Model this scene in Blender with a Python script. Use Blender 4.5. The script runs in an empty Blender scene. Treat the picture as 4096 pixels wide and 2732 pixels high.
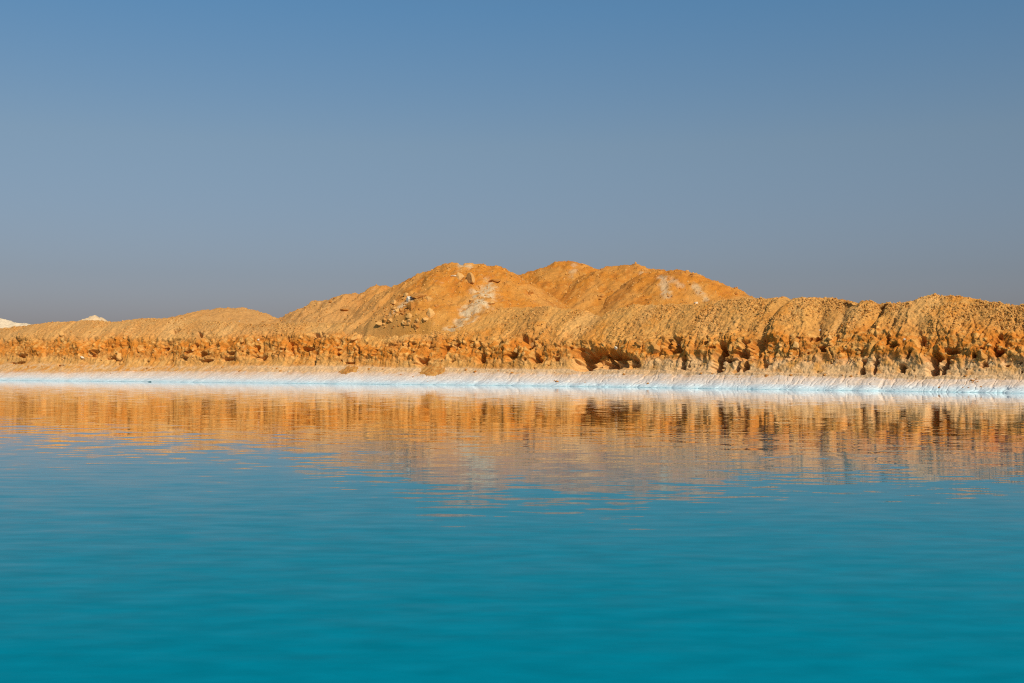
import bpy, math, random
import numpy as np
from mathutils import Vector, Matrix

random.seed(7)
rng = np.random.default_rng(7)
scene = bpy.context.scene
COL = scene.collection

# ------------------------------------------------------------------ camera
H_CAM = 1.6
FPX = 4551.0            # focal length in pixels of a 4096 px wide frame
HOR = 1468.0            # horizon row of that frame
cam_d = bpy.data.cameras.new("camera")
cam = bpy.data.objects.new("camera", cam_d)
COL.objects.link(cam)
cam.location = (0, 0, H_CAM)
cam.rotation_euler = (math.radians(90), 0, 0)
cam_d.sensor_width = 36.0
cam_d.lens = 36.0 * FPX / 4096.0
cam_d.shift_y = (HOR - 1366.0) / 4096.0
cam_d.clip_start = 0.1
cam_d.clip_end = 20000
scene.camera = cam

# ------------------------------------------------------------------ sky and sun
SUN_EL, SUN_AZ = math.radians(37), math.radians(152)     # azimuth clockwise from +Y
world = bpy.data.worlds.new("World")
scene.world = world
world.use_nodes = True
wn, wl = world.node_tree.nodes, world.node_tree.links
wn.clear()
sky = wn.new("ShaderNodeTexSky")
sky.sky_type = 'NISHITA'
sky.sun_disc = False
sky.sun_elevation = SUN_EL
sky.sun_rotation = SUN_AZ
sky.air_density = 1.0
sky.dust_density = 2.0
sky.ozone_density = 2.0
tc = wn.new("ShaderNodeTexCoord")
sep = wn.new("ShaderNodeSeparateXYZ")
wl.new(tc.outputs["Generated"], sep.inputs[0])
ramp = wn.new("ShaderNodeValToRGB")                      # dusty desert air: tint by elevation, all round
SKY_TINT = [(0.0, (0.98, 0.84, 1.02)), (0.4, (0.68, 1.03, 1.15)), (0.045, (0.88, 0.788, 0.94)), (0.08, (0.825, 0.77, 0.872)), (0.19, (0.95, 0.97, 0.955)), (0.30, (0.72, 1.06, 1.18))]
els = ramp.color_ramp.elements
els[0].position, els[0].color = SKY_TINT[0][0], (*SKY_TINT[0][1], 1)
els[1].position, els[1].color = SKY_TINT[1][0], (*SKY_TINT[1][1], 1)
for p, c in SKY_TINT[2:]:
    els.new(p).color = (*c, 1)
wl.new(sep.outputs["Z"], ramp.inputs[0])
mul = wn.new("ShaderNodeVectorMath")
mul.operation = 'MULTIPLY'
wl.new(sky.outputs[0], mul.inputs[0])
wl.new(ramp.outputs[0], mul.inputs[1])
bg = wn.new("ShaderNodeBackground")
bg.inputs["Strength"].default_value = 0.08
wl.new(mul.outputs[0], bg.inputs["Color"])
wo = wn.new("ShaderNodeOutputWorld")
wl.new(bg.outputs[0], wo.inputs["Surface"])

sun_d = bpy.data.lights.new("sun", 'SUN')
sun_d.energy = 4.5
sun_d.angle = math.radians(0.5)
sun_d.color = (1.0, 0.90, 0.76)
sun = bpy.data.objects.new("sun", sun_d)
COL.objects.link(sun)
to_sun = Vector((math.sin(SUN_AZ) * math.cos(SUN_EL), math.cos(SUN_AZ) * math.cos(SUN_EL), math.sin(SUN_EL)))
sun.rotation_euler = to_sun.to_track_quat('Z', 'Y').to_euler()
sun.location = (40, -60, 60)

vs = scene.view_settings
scene.display_settings.display_device = 'sRGB'
vs.view_transform = 'Standard'
vs.look = 'None'
vs.exposure = 0.0
vs.gamma = 1.0
vs.use_curve_mapping = False
scene.cycles.use_denoising = False       # the fine grit is real; keep it
scene.cycles.filter_width = 1.15
scene.cycles.max_bounces = 6
scene.cycles.sample_clamp_indirect = 4.0

# ------------------------------------------------------------------ numpy noise
_perm = np.arange(256)
np.random.default_rng(11).shuffle(_perm)
_perm = np.concatenate([_perm, _perm, _perm]).astype(np.int32)
_g = np.random.default_rng(5).normal(size=(256, 3))
_g = (_g / np.linalg.norm(_g, axis=1)[:, None]).astype(np.float32)


def perlin(x, y, z, seed=0):
    x = np.asarray(x, np.float32); y = np.asarray(y, np.float32); z = np.asarray(z, np.float32) + np.float32(seed * 17.31)
    x, y, z = np.broadcast_arrays(x, y, z)
    xf, yf, zf = np.floor(x), np.floor(y), np.floor(z)
    xi, yi, zi = (xf.astype(np.int32) & 255), (yf.astype(np.int32) & 255), (zf.astype(np.int32) & 255)
    x = x - xf; y = y - yf; z = z - zf
    u = x * x * x * (x * (x * 6 - 15) + 10)
    v = y * y * y * (y * (y * 6 - 15) + 10)
    w = z * z * z * (z * (z * 6 - 15) + 10)
    out = 0
    for a in (0, 1):
        pa = _perm[xi + a]
        wa = u if a else 1 - u
        for b in (0, 1):
            pb = _perm[pa + yi + b]
            wb = wa * (v if b else 1 - v)
            for c in (0, 1):
                g = _g[_perm[pb + zi + c] & 255]
                out = out + wb * (w if c else 1 - w) * (g[..., 0] * (x - a) + g[..., 1] * (y - b) + g[..., 2] * (z - c))
    return out * 1.6


def fbm(x, y, z, octs=4, seed=0, gain=0.5):
    a, f, o = 1.0, 1.0, 0
    for k in range(octs):
        o = o + a * perlin(x * f, y * f, z * f, seed + k)
        a *= gain
        f *= 2.03
    return o


def ridged(x, y, z, octs=3, seed=0, gain=0.5):
    a, f, o = 1.0, 1.0, 0
    for k in range(octs):
        o = o + a * (1 - 2 * np.abs(perlin(x * f, y * f, z * f, seed + k)))
        a *= gain
        f *= 2.03
    return o


_j = np.random.default_rng(3).random((256, 3)).astype(np.float32)


def worley(x, y, z, seed=0):
    """distance to the nearest and the second nearest feature point, and an id of the cell in 0..1"""
    x = np.asarray(x, np.float32); y = np.asarray(y, np.float32); z = np.asarray(z, np.float32) + np.float32(seed * 9.7)
    x, y, z = np.broadcast_arrays(x, y, z)
    xf, yf, zf = np.floor(x), np.floor(y), np.floor(z)
    xi, yi, zi = xf.astype(np.int32), yf.astype(np.int32), zf.astype(np.int32)
    fx, fy, fz = x - xf, y - yf, z - zf
    f1 = np.full(x.shape, 9, np.float32); f2 = f1.copy(); cid = np.zeros(x.shape, np.float32)
    for a in (-1, 0, 1):
        for b in (-1, 0, 1):
            for c in (-1, 0, 1):
                h = _perm[_perm[_perm[(xi + a) & 255] + ((yi + b) & 255)] + ((zi + c) & 255)] & 255
                jt = _j[h]
                d = (fx - a - jt[..., 0]) ** 2 + (fy - b - jt[..., 1]) ** 2 + (fz - c - jt[..., 2]) ** 2
                near = d < f1
                f2 = np.where(near, f1, np.minimum(f2, d))
                cid = np.where(near, h / 255.0, cid)
                f1 = np.where(near, d, f1)
    return np.sqrt(f1), np.sqrt(f2), cid


def sstep(a, b, x):
    t = np.clip((x - a) / (b - a), 0, 1)
    return t * t * (3 - 2 * t)


def mix(a, b, t):
    return a + (b - a) * t


def mixc(c, col, t):
    t = np.clip(t, 0, 1)[..., None]
    return c * (1 - t) + np.asarray(col, np.float32) * t


# ------------------------------------------------------------------ object helpers
def tag(o, label=None, cat=None, group=None, kind=None):
    if label: o["label"] = label
    if cat: o["category"] = cat
    if group: o["group"] = group
    if kind: o["kind"] = kind
    return o


def mesh_np(name, verts, faces, mat=None, colors=None, smooth=True, attrs=None):
    """verts (N,3), faces (M,3|4) -> linked object"""
    me = bpy.data.meshes.new(name)
    verts = np.ascontiguousarray(verts, np.float32)
    faces = np.ascontiguousarray(faces, np.int32)
    n, k = faces.shape
    me.vertices.add(len(verts))
    me.vertices.foreach_set("co", verts.ravel())
    me.loops.add(n * k)
    me.loops.foreach_set("vertex_index", faces.ravel())
    me.polygons.add(n)
    me.polygons.foreach_set("loop_start", np.arange(0, n * k, k, dtype=np.int32))
    me.polygons.foreach_set("use_smooth", np.full(n, smooth, dtype=bool))
    me.update(calc_edges=True)
    if colors is not None:
        ca = me.color_attributes.new("albedo", 'FLOAT_COLOR', 'POINT')
        c4 = np.ones((len(verts), 4), np.float32)
        c4[:, :3] = colors
        ca.data.foreach_set("color", c4.ravel())
    for an, av in (attrs or {}).items():
        at_ = me.attributes.new(an, 'FLOAT', 'POINT')
        at_.data.foreach_set("value", np.ascontiguousarray(av, np.float32).ravel())
    if mat: me.materials.append(mat)
    o = bpy.data.objects.new(name, me)
    COL.objects.link(o)
    return o


def grid_faces(nr, nc, keep=None):
    i = np.arange(nr * nc, dtype=np.int32).reshape(nr, nc)
    f = np.stack([i[:-1, :-1], i[:-1, 1:], i[1:, 1:], i[1:, :-1]], -1).reshape(-1, 4)
    if keep is not None:
        kf = (keep[:-1, :-1] | keep[:-1, 1:] | keep[1:, 1:] | keep[1:, :-1]).ravel()
        f = f[kf]
    return f


def compact(v, f, *arrs):
    used = np.zeros(len(v), bool)
    used[f.ravel()] = True
    idx = np.cumsum(used) - 1
    return (v[used], idx[f]) + tuple(a[used] for a in arrs)


# ------------------------------------------------------------------ materials
def new_mat(name):
    m = bpy.data.materials.new(name)
    m.use_nodes = True
    m.node_tree.nodes.clear()
    return m, m.node_tree.nodes, m.node_tree.links


def earth_material(name, rough=0.95, bump=0.6, grain=14.0, var=0.35, bdist=0.03):
    m, n, l = new_mat(name)
    out = n.new("ShaderNodeOutputMaterial")
    b = n.new("ShaderNodeBsdfPrincipled")
    b.inputs["Roughness"].default_value = rough
    b.inputs["Specular IOR Level"].default_value = 0.15
    at = n.new("ShaderNodeAttribute"); at.attribute_name = "albedo"
    tcn = n.new("ShaderNodeTexCoord")
    nz = n.new("ShaderNodeTexNoise")
    nz.inputs["Scale"].default_value = grain
    nz.inputs["Detail"].default_value = 5
    nz.inputs["Roughness"].default_value = 0.7
    l.new(tcn.outputs["Object"], nz.inputs["Vector"])
    mr = n.new("ShaderNodeMapRange")
    mr.inputs[1].default_value = 0.3; mr.inputs[2].default_value = 0.7
    mr.inputs[3].default_value = 1 - var; mr.inputs[4].default_value = 1 + var * 0.7
    l.new(nz.outputs["Fac"], mr.inputs[0])
    vm = n.new("ShaderNodeVectorMath"); vm.operation = 'SCALE'
    l.new(at.outputs["Color"], vm.inputs[0]); l.new(mr.outputs[0], vm.inputs["Scale"])
    l.new(vm.outputs[0], b.inputs["Base Color"])
    bp = n.new("ShaderNodeBump")
    bp.inputs["Strength"].default_value = bump
    bp.inputs["Distance"].default_value = bdist
    l.new(nz.outputs["Fac"], bp.inputs["Height"])
    l.new(bp.outputs[0], b.inputs["Normal"])
    l.new(b.outputs[0], out.inputs["Surface"])
    return m


M_EARTH = earth_material("ochre_earth", bump=0.8, grain=9.0, var=0.30, bdist=0.05)
M_SALT = earth_material("salt_crust", rough=0.8, bump=0.5, grain=10.0, var=0.10, bdist=0.02)
M_GROUND = earth_material("desert_ground", grain=0.6, var=0.25)


def rock_material(name, c1, c2):
    m, n, l = new_mat(name)
    out = n.new("ShaderNodeOutputMaterial")
    b = n.new("ShaderNodeBsdfPrincipled")
    b.inputs["Roughness"].default_value = 0.93
    b.inputs["Specular IOR Level"].default_value = 0.15
    oi = n.new("ShaderNodeObjectInfo")
    tcn = n.new("ShaderNodeTexCoord")
    nz = n.new("ShaderNodeTexNoise")
    nz.inputs["Scale"].default_value = 3.0; nz.inputs["Detail"].default_value = 6
    nz.inputs["Roughness"].default_value = 0.7
    l.new(tcn.outputs["Object"], nz.inputs["Vector"])
    ad = n.new("ShaderNodeMath"); ad.operation = 'MULTIPLY_ADD'
    l.new(oi.outputs["Random"], ad.inputs[0]); ad.inputs[1].default_value = 0.7
    sb = n.new("ShaderNodeMapRange"); sb.inputs[1].default_value = 0.3; sb.inputs[2].default_value = 0.7
    sb.inputs[3].default_value = -0.1; sb.inputs[4].default_value = 0.4
    l.new(nz.outputs["Fac"], sb.inputs[0]); l.new(sb.outputs[0], ad.inputs[2])
    ad.use_clamp = True
    mx = n.new("ShaderNodeMix"); mx.data_type = 'RGBA'
    mx.inputs[6].default_value = (*c1, 1); mx.inputs[7].default_value = (*c2, 1)
    l.new(ad.outputs[0], mx.inputs[0])
    l.new(mx.outputs[2], b.inputs["Base Color"])
    bp = n.new("ShaderNodeBump"); bp.inputs["Strength"].default_value = 0.7; bp.inputs["Distance"].default_value = 0.1
    l.new(nz.outputs["Fac"], bp.inputs["Height"]); l.new(bp.outputs[0], b.inputs["Normal"])
    l.new(b.outputs[0], out.inputs["Surface"])
    return m


M_ROCK = rock_material("ochre_rock", (0.40, 0.15, 0.025), (0.52, 0.24, 0.06))
M_PALE = rock_material("pale_rock", (0.51, 0.235, 0.055), (0.61, 0.33, 0.11))
M_WHITE = rock_material("white_rock", (0.60, 0.46, 0.30), (0.66, 0.56, 0.42))
M_RUST = rock_material("rust_rock", (0.40, 0.15, 0.03), (0.52, 0.24, 0.06))
M_WET = rock_material("wet_rock", (0.03, 0.10, 0.12), (0.06, 0.17, 0.19))

# ------------------------------------------------------------------ the shoreline
O = np.array([-5.6, 102.5]); T = np.array([0.8143, -0.5804]); N = np.array([0.5804, 0.8143])


def uv_ground(u, v):
    y = H_CAM * FPX / (v - HOR)
    return np.array([(u - 2048) / FPX * y, y])


_sh = [(0, 1522), (589, 1527), (1250, 1534.5), (1800, 1540), (2500, 1549), (2950, 1557), (3400, 1562.5), (4096, 1573.5)]
_P = np.array([uv_ground(u, v) for u, v in _sh]) - O
_ss, _so = _P @ T, _P @ N
_o = np.argsort(_ss)
_ss, _so = _ss[_o], _so[_o]
_sx = np.concatenate([[_ss[0] - 60], _ss, [_ss[-1] + 60]])
_sy = np.concatenate([[_so[0]], _so, [_so[-1]]])
_fine = np.linspace(_sx[0], _sx[-1], 2000)
_off = np.interp(_fine, _sx, _sy)
_k = np.exp(-np.linspace(-2, 2, 161) ** 2); _k /= _k.sum()
_off = np.convolve(np.pad(_off, 80, mode='edge'), _k, mode='valid')


def shore_off(s):
    return np.interp(s, _fine, _off) + 0.25 * perlin(np.asarray(s) * 0.16, 0.5, 0.5, 3) + 0.10 * perlin(np.asarray(s) * 0.5, 0.5, 0.5, 4)


def world_xy(s, d):
    q = shore_off(s) + d
    return O[0] + T[0] * s + N[0] * q, O[1] + T[1] * s + N[1] * q


def proj(x, y, z):
    return 2048 + FPX * x / y, HOR - FPX * (z - H_CAM) / y


# columns: about two per pixel of the picture inside the frame, coarser beyond
_st = np.linspace(_ss[0] - 20, _ss[-1] + 20, 8000)
_x, _y = world_xy(_st, 3.0)
_u = 2048 + FPX * _x / _y
_uu = np.arange(-220, 4290, 2.5)
s_in = np.interp(_uu, _u, _st)
left = s_in[0] - np.cumsum(np.concatenate([np.full(80, 0.22), np.linspace(0.3, 1.6, 50)]))[::-1]
right = s_in[-1] + np.cumsum(np.concatenate([np.full(330, 0.055), np.linspace(0.08, 1.2, 60)]))
SC = np.concatenate([left, s_in, right])
NC = len(SC)

# rows of the profile, read off the photograph
TU = [0, 600, 1300, 1900, 2500, 3100, 3700, 4096]
T_salt = [1487, 1487, 1487, 1489, 1495, 1502, 1516, 1517]
T_base = [1450, 1462, 1461, 1472, 1476, 1489, 1497, 1495]
T_lip = [1352, 1345, 1345, 1362, 1352, 1328, 1314, 1325]
CR = [(0, 1314), (100, 1303), (200, 1287), (350, 1281), (480, 1284), (600, 1270), (680, 1274), (760, 1270), (860, 1285),
      (1080, 1292), (1250, 1290), (1450, 1288), (1600, 1298), (1750, 1304), (1880, 1296), (1950, 1262), (2000, 1230), (2100, 1228), (2200, 1227), (2300, 1232),
      (2400, 1252), (2500, 1236), (2600, 1220), (2700, 1212), (2790, 1213), (2860, 1200), (2975, 1194), (3060, 1193), (3140, 1192),
      (3180, 1183), (3260, 1180), (3330, 1182), (3390, 1187), (3428, 1206), (3445, 1197), (3480, 1190), (3520, 1195),
      (3600, 1205), (3650, 1204), (3690, 1190), (3740, 1181), (3830, 1180), (3890, 1184), (3960, 1196), (4060, 1218), (4096, 1211), (4200, 1200)]
CRU, CRV = [c[0] for c in CR], [c[1] for c in CR]


def node(uv_u, uv_v, d0, slope_from=None, d_prev=None, z_prev=None, run=None, jitter=None):
    d = np.full(NC, d0, float)
    z = np.zeros(NC)
    for _ in range(8):
        x, y = world_xy(SC, d)
        u = 2048 + FPX * x / np.maximum(y, 5)
        v = np.interp(u, uv_u, uv_v)
        if jitter is not None: v = v + jitter
        z = H_CAM + (HOR - v) * np.clip(y, 60, 150) / FPX
        if d_prev is None:
            d = z * run
        else:
            d = d_prev + np.maximum((z - z_prev), 0.15) * run
    return d, z


wob = 3.0 * perlin(SC * 0.35, 0.3, 0.1, 21)
d_salt, z_salt = node(TU, T_salt, 2.0, run=2.6)
run_b = np.interp(SC, [-60, 0, 40], [1.7, 1.3, 0.7])
d_base, z_base = node(TU, T_base, 3.0, d_prev=d_salt, z_prev=z_salt, run=run_b, jitter=wob)
d_lip, z_lip = node(TU, T_lip, 4.0, d_prev=d_base, z_prev=z_base, run=0.50, jitter=wob * 4 + 13 * perlin(SC * 0.11, 0.2, 0.6, 24))
d_cr, z_cr = node(CRU, CRV, 7.5, d_prev=d_lip, z_prev=z_lip, run=1.45, jitter=sstep(8, 16, SC) * (5 * perlin(SC * 0.30, 0.3, 0.1, 26) + 3 * perlin(SC * 0.9, 0.3, 0.1, 27)))
kd = [np.full(NC, -1.6), np.zeros(NC), d_salt * 0.56, d_salt, d_base, mix(d_base, d_lip, np.clip(0.58 + 0.45 * perlin(SC * 0.28, 0.4, 0.9, 22), 0.2, 0.95)), d_lip, mix(d_lip, d_cr, 0.62), d_cr - 0.35, d_cr + 0.5, d_cr + 4.5]
kz = [np.full(NC, -0.55), np.zeros(NC), z_salt * 0.40, z_salt, z_base, mix(z_base, z_lip, 0.62), z_lip, mix(z_lip, z_cr, 0.70), z_cr - 0.05, z_cr - 0.10, z_cr * 0 + 2.0]
ROWS = [5, 24, 24, 30, 50, 48, 70, 56, 14, 10]
dr, zr, tr = [], [], []
for k, nrow in enumerate(ROWS):
    for j in range(nrow + (1 if k == len(ROWS) - 1 else 0)):
        f = j / nrow
        dr.append(mix(kd[k], kd[k + 1], f)); zr.append(mix(kz[k], kz[k + 1], f)); tr.append(k + f if k < 1 else (1 + (k - 1 + f) / 2 if k < 3 else k - 1 + f))
D = np.array(dr); Z = np.array(zr); TR = np.array(tr)
R_SALT = ROWS[0] + ROWS[1] + ROWS[2]
# soften the corners of the profile along the rows
ker = np.exp(-np.linspace(-2, 2, 13) ** 2); ker /= ker.sum()


def blur_rows(A):
    p = np.pad(A, ((6, 6), (0, 0)), mode='edge')
    return sum(w * p[i:i + A.shape[0]] for i, w in enumerate(ker))


D[8:] = blur_rows(D)[8:]; Z[8:] = blur_rows(Z)[8:]
NR = len(TR)
S = np.broadcast_to(SC, (NR, NC)).astype(np.float32)
X, Y = world_xy(SC[None, :], D)
X = X.astype(np.float32); Y = Y.astype(np.float32); Z = Z.astype(np.float32)
T2 = np.broadcast_to(TR[:, None], (NR, NC)).astype(np.float32)
P = np.stack([X, Y, Z], -1)
gu = np.gradient(P, axis=1); gv = np.gradient(P, axis=0)
NRM = np.cross(gu, gv)
NRM /= np.maximum(np.linalg.norm(NRM, axis=-1, keepdims=True), 1e-9)
if NRM[NR // 2, NC // 2, 1] > 0: NRM = -NRM
U, V = proj(X, np.maximum(Y, 5), Z)

w_salt = 1 - sstep(1.85, 2.1, T2)
w_beach = sstep(1.8, 2.1, T2) * (1 - sstep(2.75, 3.15, T2))
w_wall = sstep(2.6, 3.2, T2) * (1 - sstep(4.6, 5.5, T2))
w_lower = sstep(2.7, 3.1, T2) * (1 - sstep(3.35, 3.8, T2))
w_mid = sstep(3.2, 3.7, T2) * (1 - sstep(4.3, 5.6, T2 + 0.6 * perlin(S * 0.22, Z * 0.3, 0.4, 46) + 0.25 * perlin(S * 1.1, Z * 0.8, 0.4, 47)))
w_gul = sstep(4.3, 5.4, T2) * (1 - sstep(8.2, 9.0, T2))
w_slope = sstep(4.8, 5.5, T2) * (1 - sstep(8.2, 9.0, T2))
right_f = sstep(-20, 25, S)          # the wall is higher and rougher to the right

disp = np.zeros((NR, NC), np.float32)
# rills of the slope: run straight down it, ending at the lip
sw = S + 0.6 * perlin(S * 0.3, D * 0.35, 0.2, 40) + 0.15 * perlin(S * 1.1, D * 1.0, 0.2, 48)


def gully(sw, d):
    am = 0.5 + 0.9 * perlin(sw * 0.15, d * 0.12, 0.7, 44)
    deep = np.clip(1 - 5.5 * np.abs(perlin(sw * 0.21, d * 0.04, 0.3, 41)), 0, 1)
    soft = perlin(sw * 0.42, d * 0.16, 0.6, 42) * (0.6 + 0.8 * am)
    thin = perlin(sw * 1.9, d * 0.14, 0.6, 43) + 0.5 * perlin(sw * 4.3, d * 0.4, 0.6, 45)
    return -0.34 * deep * np.clip(am, 0.1, 1.2) + 0.16 * soft + 0.03 * thin


disp += (w_gul * (1 - sstep(7.0, 7.9, T2) * 0.5)) * gully(sw, D) * mix(0.7, 1.6, right_f)
# lumps and hollows of the wall, fading out up the slope
big = fbm(X * 0.55, Y * 0.55, Z * 0.8, 3, 50)
n1 = fbm(X * 0.35, Y * 0.35, Z * 0.5, 3, 200)
n2 = fbm(X * 1.3, Y * 1.3, Z * 1.6, 3, 210)
TJ = T2 - 0.1 + 0.38 * perlin(S * 0.22, Z * 0.3, 0.4, 46) + 0.25 * n2          # ragged upper limit of the wall
w_crumb = sstep(3.0, 3.7, T2) * (1 - sstep(4.6, 6.2, TJ))
f1, f2, cid = worley(X * 0.9 + 0.2 * big, Y * 0.9, Z * 1.1, 1)
disp += w_wall * mix(0.4, 1.0, sstep(3.1, 3.8, T2)) * 0.30 * big
wx_, wy_, wz_ = X + 0.35 * n2, Y + 0.35 * n1, Z + 0.25 * n2
crumb = fbm(wx_ * 1.0, wy_ * 1.0, wz_ * 0.55, 5, 55, 0.54)
disp += w_crumb * (0.24 * np.abs(crumb) ** 1.2 * np.sign(crumb) + 0.035 * ridged(wx_ * 2.2, wy_ * 2.2, wz_ * 2.0, 3, 57, 0.6))
h1, h2, hid = worley(X * 2.1, Y * 2.1, Z * 2.6, 2)
disp += sstep(3.1, 3.6, T2) * (1 - sstep(4.6, 5.6, TJ)) * 0.14 * np.clip(0.6 - h1, 0, 1) * (hid > 0.74)
hole = perlin(X * 1.5, Y * 1.5, Z * 2.6, 60) + 0.3 * perlin(X * 4, Y * 4, Z * 5, 61)
disp -= sstep(2.9, 3.3, T2) * (1 - sstep(4.0, 4.9, TJ)) * sstep(0.62, 0.80, hole) * 0.5
# flutes of the lower wall
fl = ridged(S * 1.3 + 0.3 * perlin(S * 0.8, Z * 1.4, 0.3, 71), Z * 0.35, 0.5, 2, 70)
disp -= w_lower * 0.07 * np.clip(fl, -0.5, 1.5)
w_crust = sstep(3.6, 4.2, T2) * (1 - sstep(4.9, 5.4, T2))
fl2 = ridged(S * 1.9 + 0.3 * perlin(S * 0.9, Z * 1.2, 0.3, 74), Z * 0.5, 0.5, 3, 75)
disp -= w_crust * 0.03 * fl2
disp -= w_crumb * 0.14 * np.clip(1 - 9 * np.abs(perlin(S * 0.7 + 0.25 * perlin(S * 1.3, Z * 1.5, 0.8, 77), Z * 0.25, 0.5, 76)), 0, 1)
disp += w_wall * 0.028 * perlin(X * 9, Y * 9, Z * 9, 79)
disp += w_lower * 0.025 * perlin(X * 3.5, Y * 3.5, Z * 3.0, 72)
# gravel
disp += (sstep(2.6, 3.4, T2)) * 0.045 * fbm(X * 3.2, Y * 3.2, Z * 3.2, 3, 80, 0.6)
rough_patch = np.clip(0.55 + 0.9 * fbm(X * 0.35, Y * 0.35, Z * 0.5, 3, 770), 0.15, 1.4)
disp += w_slope * mix(0.6, 1.0, right_f) * rough_patch * (0.10 * fbm(X * 2.7, Y * 2.7, Z * 2.7, 3, 84, 0.65) + 0.03 * perlin(X * 9, Y * 9, Z * 9, 88))
# crest silhouette
disp += sstep(6.0, 7.5, T2) * (1 - sstep(8.3, 9, T2)) * 0.10 * fbm(X * 1.3, Y * 1.3, Z * 1.3, 3, 90)
# salt: ledges left by falling water, cracks running down
lv = Z * 7.5 + 0.35 * perlin(S * 0.5, D * 0.4, 0.4, 100)
terr = (lv - np.floor(lv))
disp += (w_salt + w_beach) * sstep(1.15, 1.5, T2) * 0.040 * (terr - 0.5)
ck = S + 0.30 * perlin(S * 1.2, D * 1.5, 0.4, 101)
rill = 1 - np.abs(2 * perlin(ck * 1.6, D * 0.25, 0.2, 102)) * 6.0
rill2 = 1 - np.abs(2 * perlin(ck * 3.9, D * 0.6, 0.8, 103)) * 3.5
disp -= (w_salt + 0.4 * w_beach) * sstep(0.9, 1.2, T2) * (0.075 * np.clip(rill, 0, 1) * mix(0.4, 1.1, right_f) + 0.030 * np.clip(rill2, 0, 1))
disp += (w_salt + w_beach) * 0.05 * fbm(S * 0.6, D * 0.5, 0.1, 3, 105)
disp += (w_salt + w_beach) * 0.02 * fbm(X * 4, Y * 4, Z * 4, 2, 106)
disp += w_beach * 0.06 * fbm(X * 2, Y * 2, Z * 2, 3, 107)
# waterline scallops
sc_ = np.abs(perlin(S * 0.45, 0.1, 0.9, 108))
disp += (1 - sstep(1.0, 2.0, T2)) * (0.16 * sc_ * 2 - 0.12) * mix(0.5, 1.2, right_f)

# named clefts and hollows of the wall: column, half width, top row, bottom row, depth in metres
CLEFTS = [(2342, 26, 1395, 1484, 1.5), (2318, 16, 1425, 1480, 0.9), (2396, 16, 1395, 1470, 0.7), (2440, 24, 1400, 1470, 1.1), (2482, 18, 1420, 1465, 0.8), (2535, 16, 1432, 1470, 0.6),
          (2702, 12, 1340, 1410, 0.9), (2672, 11, 1355, 1390, 0.7), (2728, 8, 1430, 1475, 0.6), (2755, 8, 1440, 1470, 0.4),
          (2878, 14, 1375, 1490, 1.2), (2828, 8, 1345, 1385, 0.5), (2915, 14, 1434, 1446, 0.7), (2952, 10, 1405, 1492, 0.9), (2984, 10, 1405, 1484, 0.9),
          (2972, 16, 1360, 1430, 0.8), (3028, 22, 1345, 1422, 0.6), (3060, 10, 1450, 1470, 0.4), (3270, 12, 1325, 1360, 0.6), (3300, 16, 1390, 1412, 0.8), (3232, 10, 1345, 1366, 0.5),
          (3448, 10, 1440, 1496, 0.7), (3500, 10, 1420, 1496, 0.8), (3545, 8, 1335, 1375, 0.5), (3575, 14, 1370, 1385, 0.7), (3608, 10, 1455, 1492, 0.7),
          (3633, 9, 1400, 1430, 0.6), (3683, 7, 1345, 1385, 0.5), (3734, 15, 1402, 1496, 1.1), (3777, 13, 1420, 1492, 1.0), (3800, 20, 1390, 1410, 0.7), (3895, 10, 1410, 1432, 0.7),
          (3993, 14, 1395, 1426, 0.9), (3985, 9, 1335, 1400, 0.6), (3940, 9, 1450, 1468, 0.4), (4085, 8, 1485, 1493, 0.4),
          (1690, 22, 1432, 1460, 0.9), (1353, 8, 1395, 1425, 0.7), (1505, 8, 1398, 1422, 0.7), (1258, 6, 1400, 1458, 0.6), (1230, 22, 1388, 1405, 0.6), (1398, 14, 1448, 1456, 0.6),
          (1717, 8, 1368, 1392, 0.6), (1778, 12, 1385, 1432, 0.9), (1818, 10, 1375, 1400, 0.6), (1633, 6, 1350, 1390, 0.5), (1430, 6, 1385, 1420, 0.5),
          (2050, 12, 1400, 1440, 0.8), (2120, 10, 1345, 1392, 0.9), (2145, 14, 1418, 1448, 0.8), (2095, 14, 1340, 1360, 0.6), (1922, 10, 1415, 1450, 0.6), (2225, 12, 1425, 1442, 0.5),
          (1020, 14, 1385, 1428, 0.8), (1045, 10, 1420, 1440, 0.6), (1140, 10, 1345, 1400, 0.6), (1165, 8, 1370, 1420, 0.5), (910, 20, 1428, 1442, 0.7), (925, 12, 1405, 1416, 0.5),
          (800, 12, 1330, 1352, 0.8), (690, 12, 1315, 1334, 0.9), (660, 10, 1385, 1400, 0.7), (785, 8, 1382, 1396, 0.7), (752, 12, 1402, 1414, 0.5), (810, 10, 1408, 1425, 0.6), (820, 12, 1438, 1448, 0.6),
          (740, 10, 1432, 1442, 0.6), (470, 20, 1430, 1446, 0.8), (445, 14, 1424, 1438, 0.6), (362, 10, 1410, 1426, 0.7), (380, 8, 1400, 1430, 0.5), (85, 10, 1416, 1430, 0.6), (60, 22, 1448, 1456, 0.6),
          (345, 8, 1345, 1358, 0.5), (475, 10, 1305, 1318, 0.6), (240, 10, 1455, 1462, 0.5), (848, 10, 1310, 1316, 0.5), (1270, 12, 1330, 1350, 0.6)]
wu = 7 * perlin(U * 0.03, V * 0.03, 0.3, 120) + 4 * perlin(U * 0.09, V * 0.09, 0.3, 121)
wv = 6 * perlin(U * 0.04, V * 0.04, 0.3, 122) + 3 * perlin(U * 0.1, V * 0.1, 0.3, 123)
cleft = np.zeros((NR, NC), np.float32)
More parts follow.
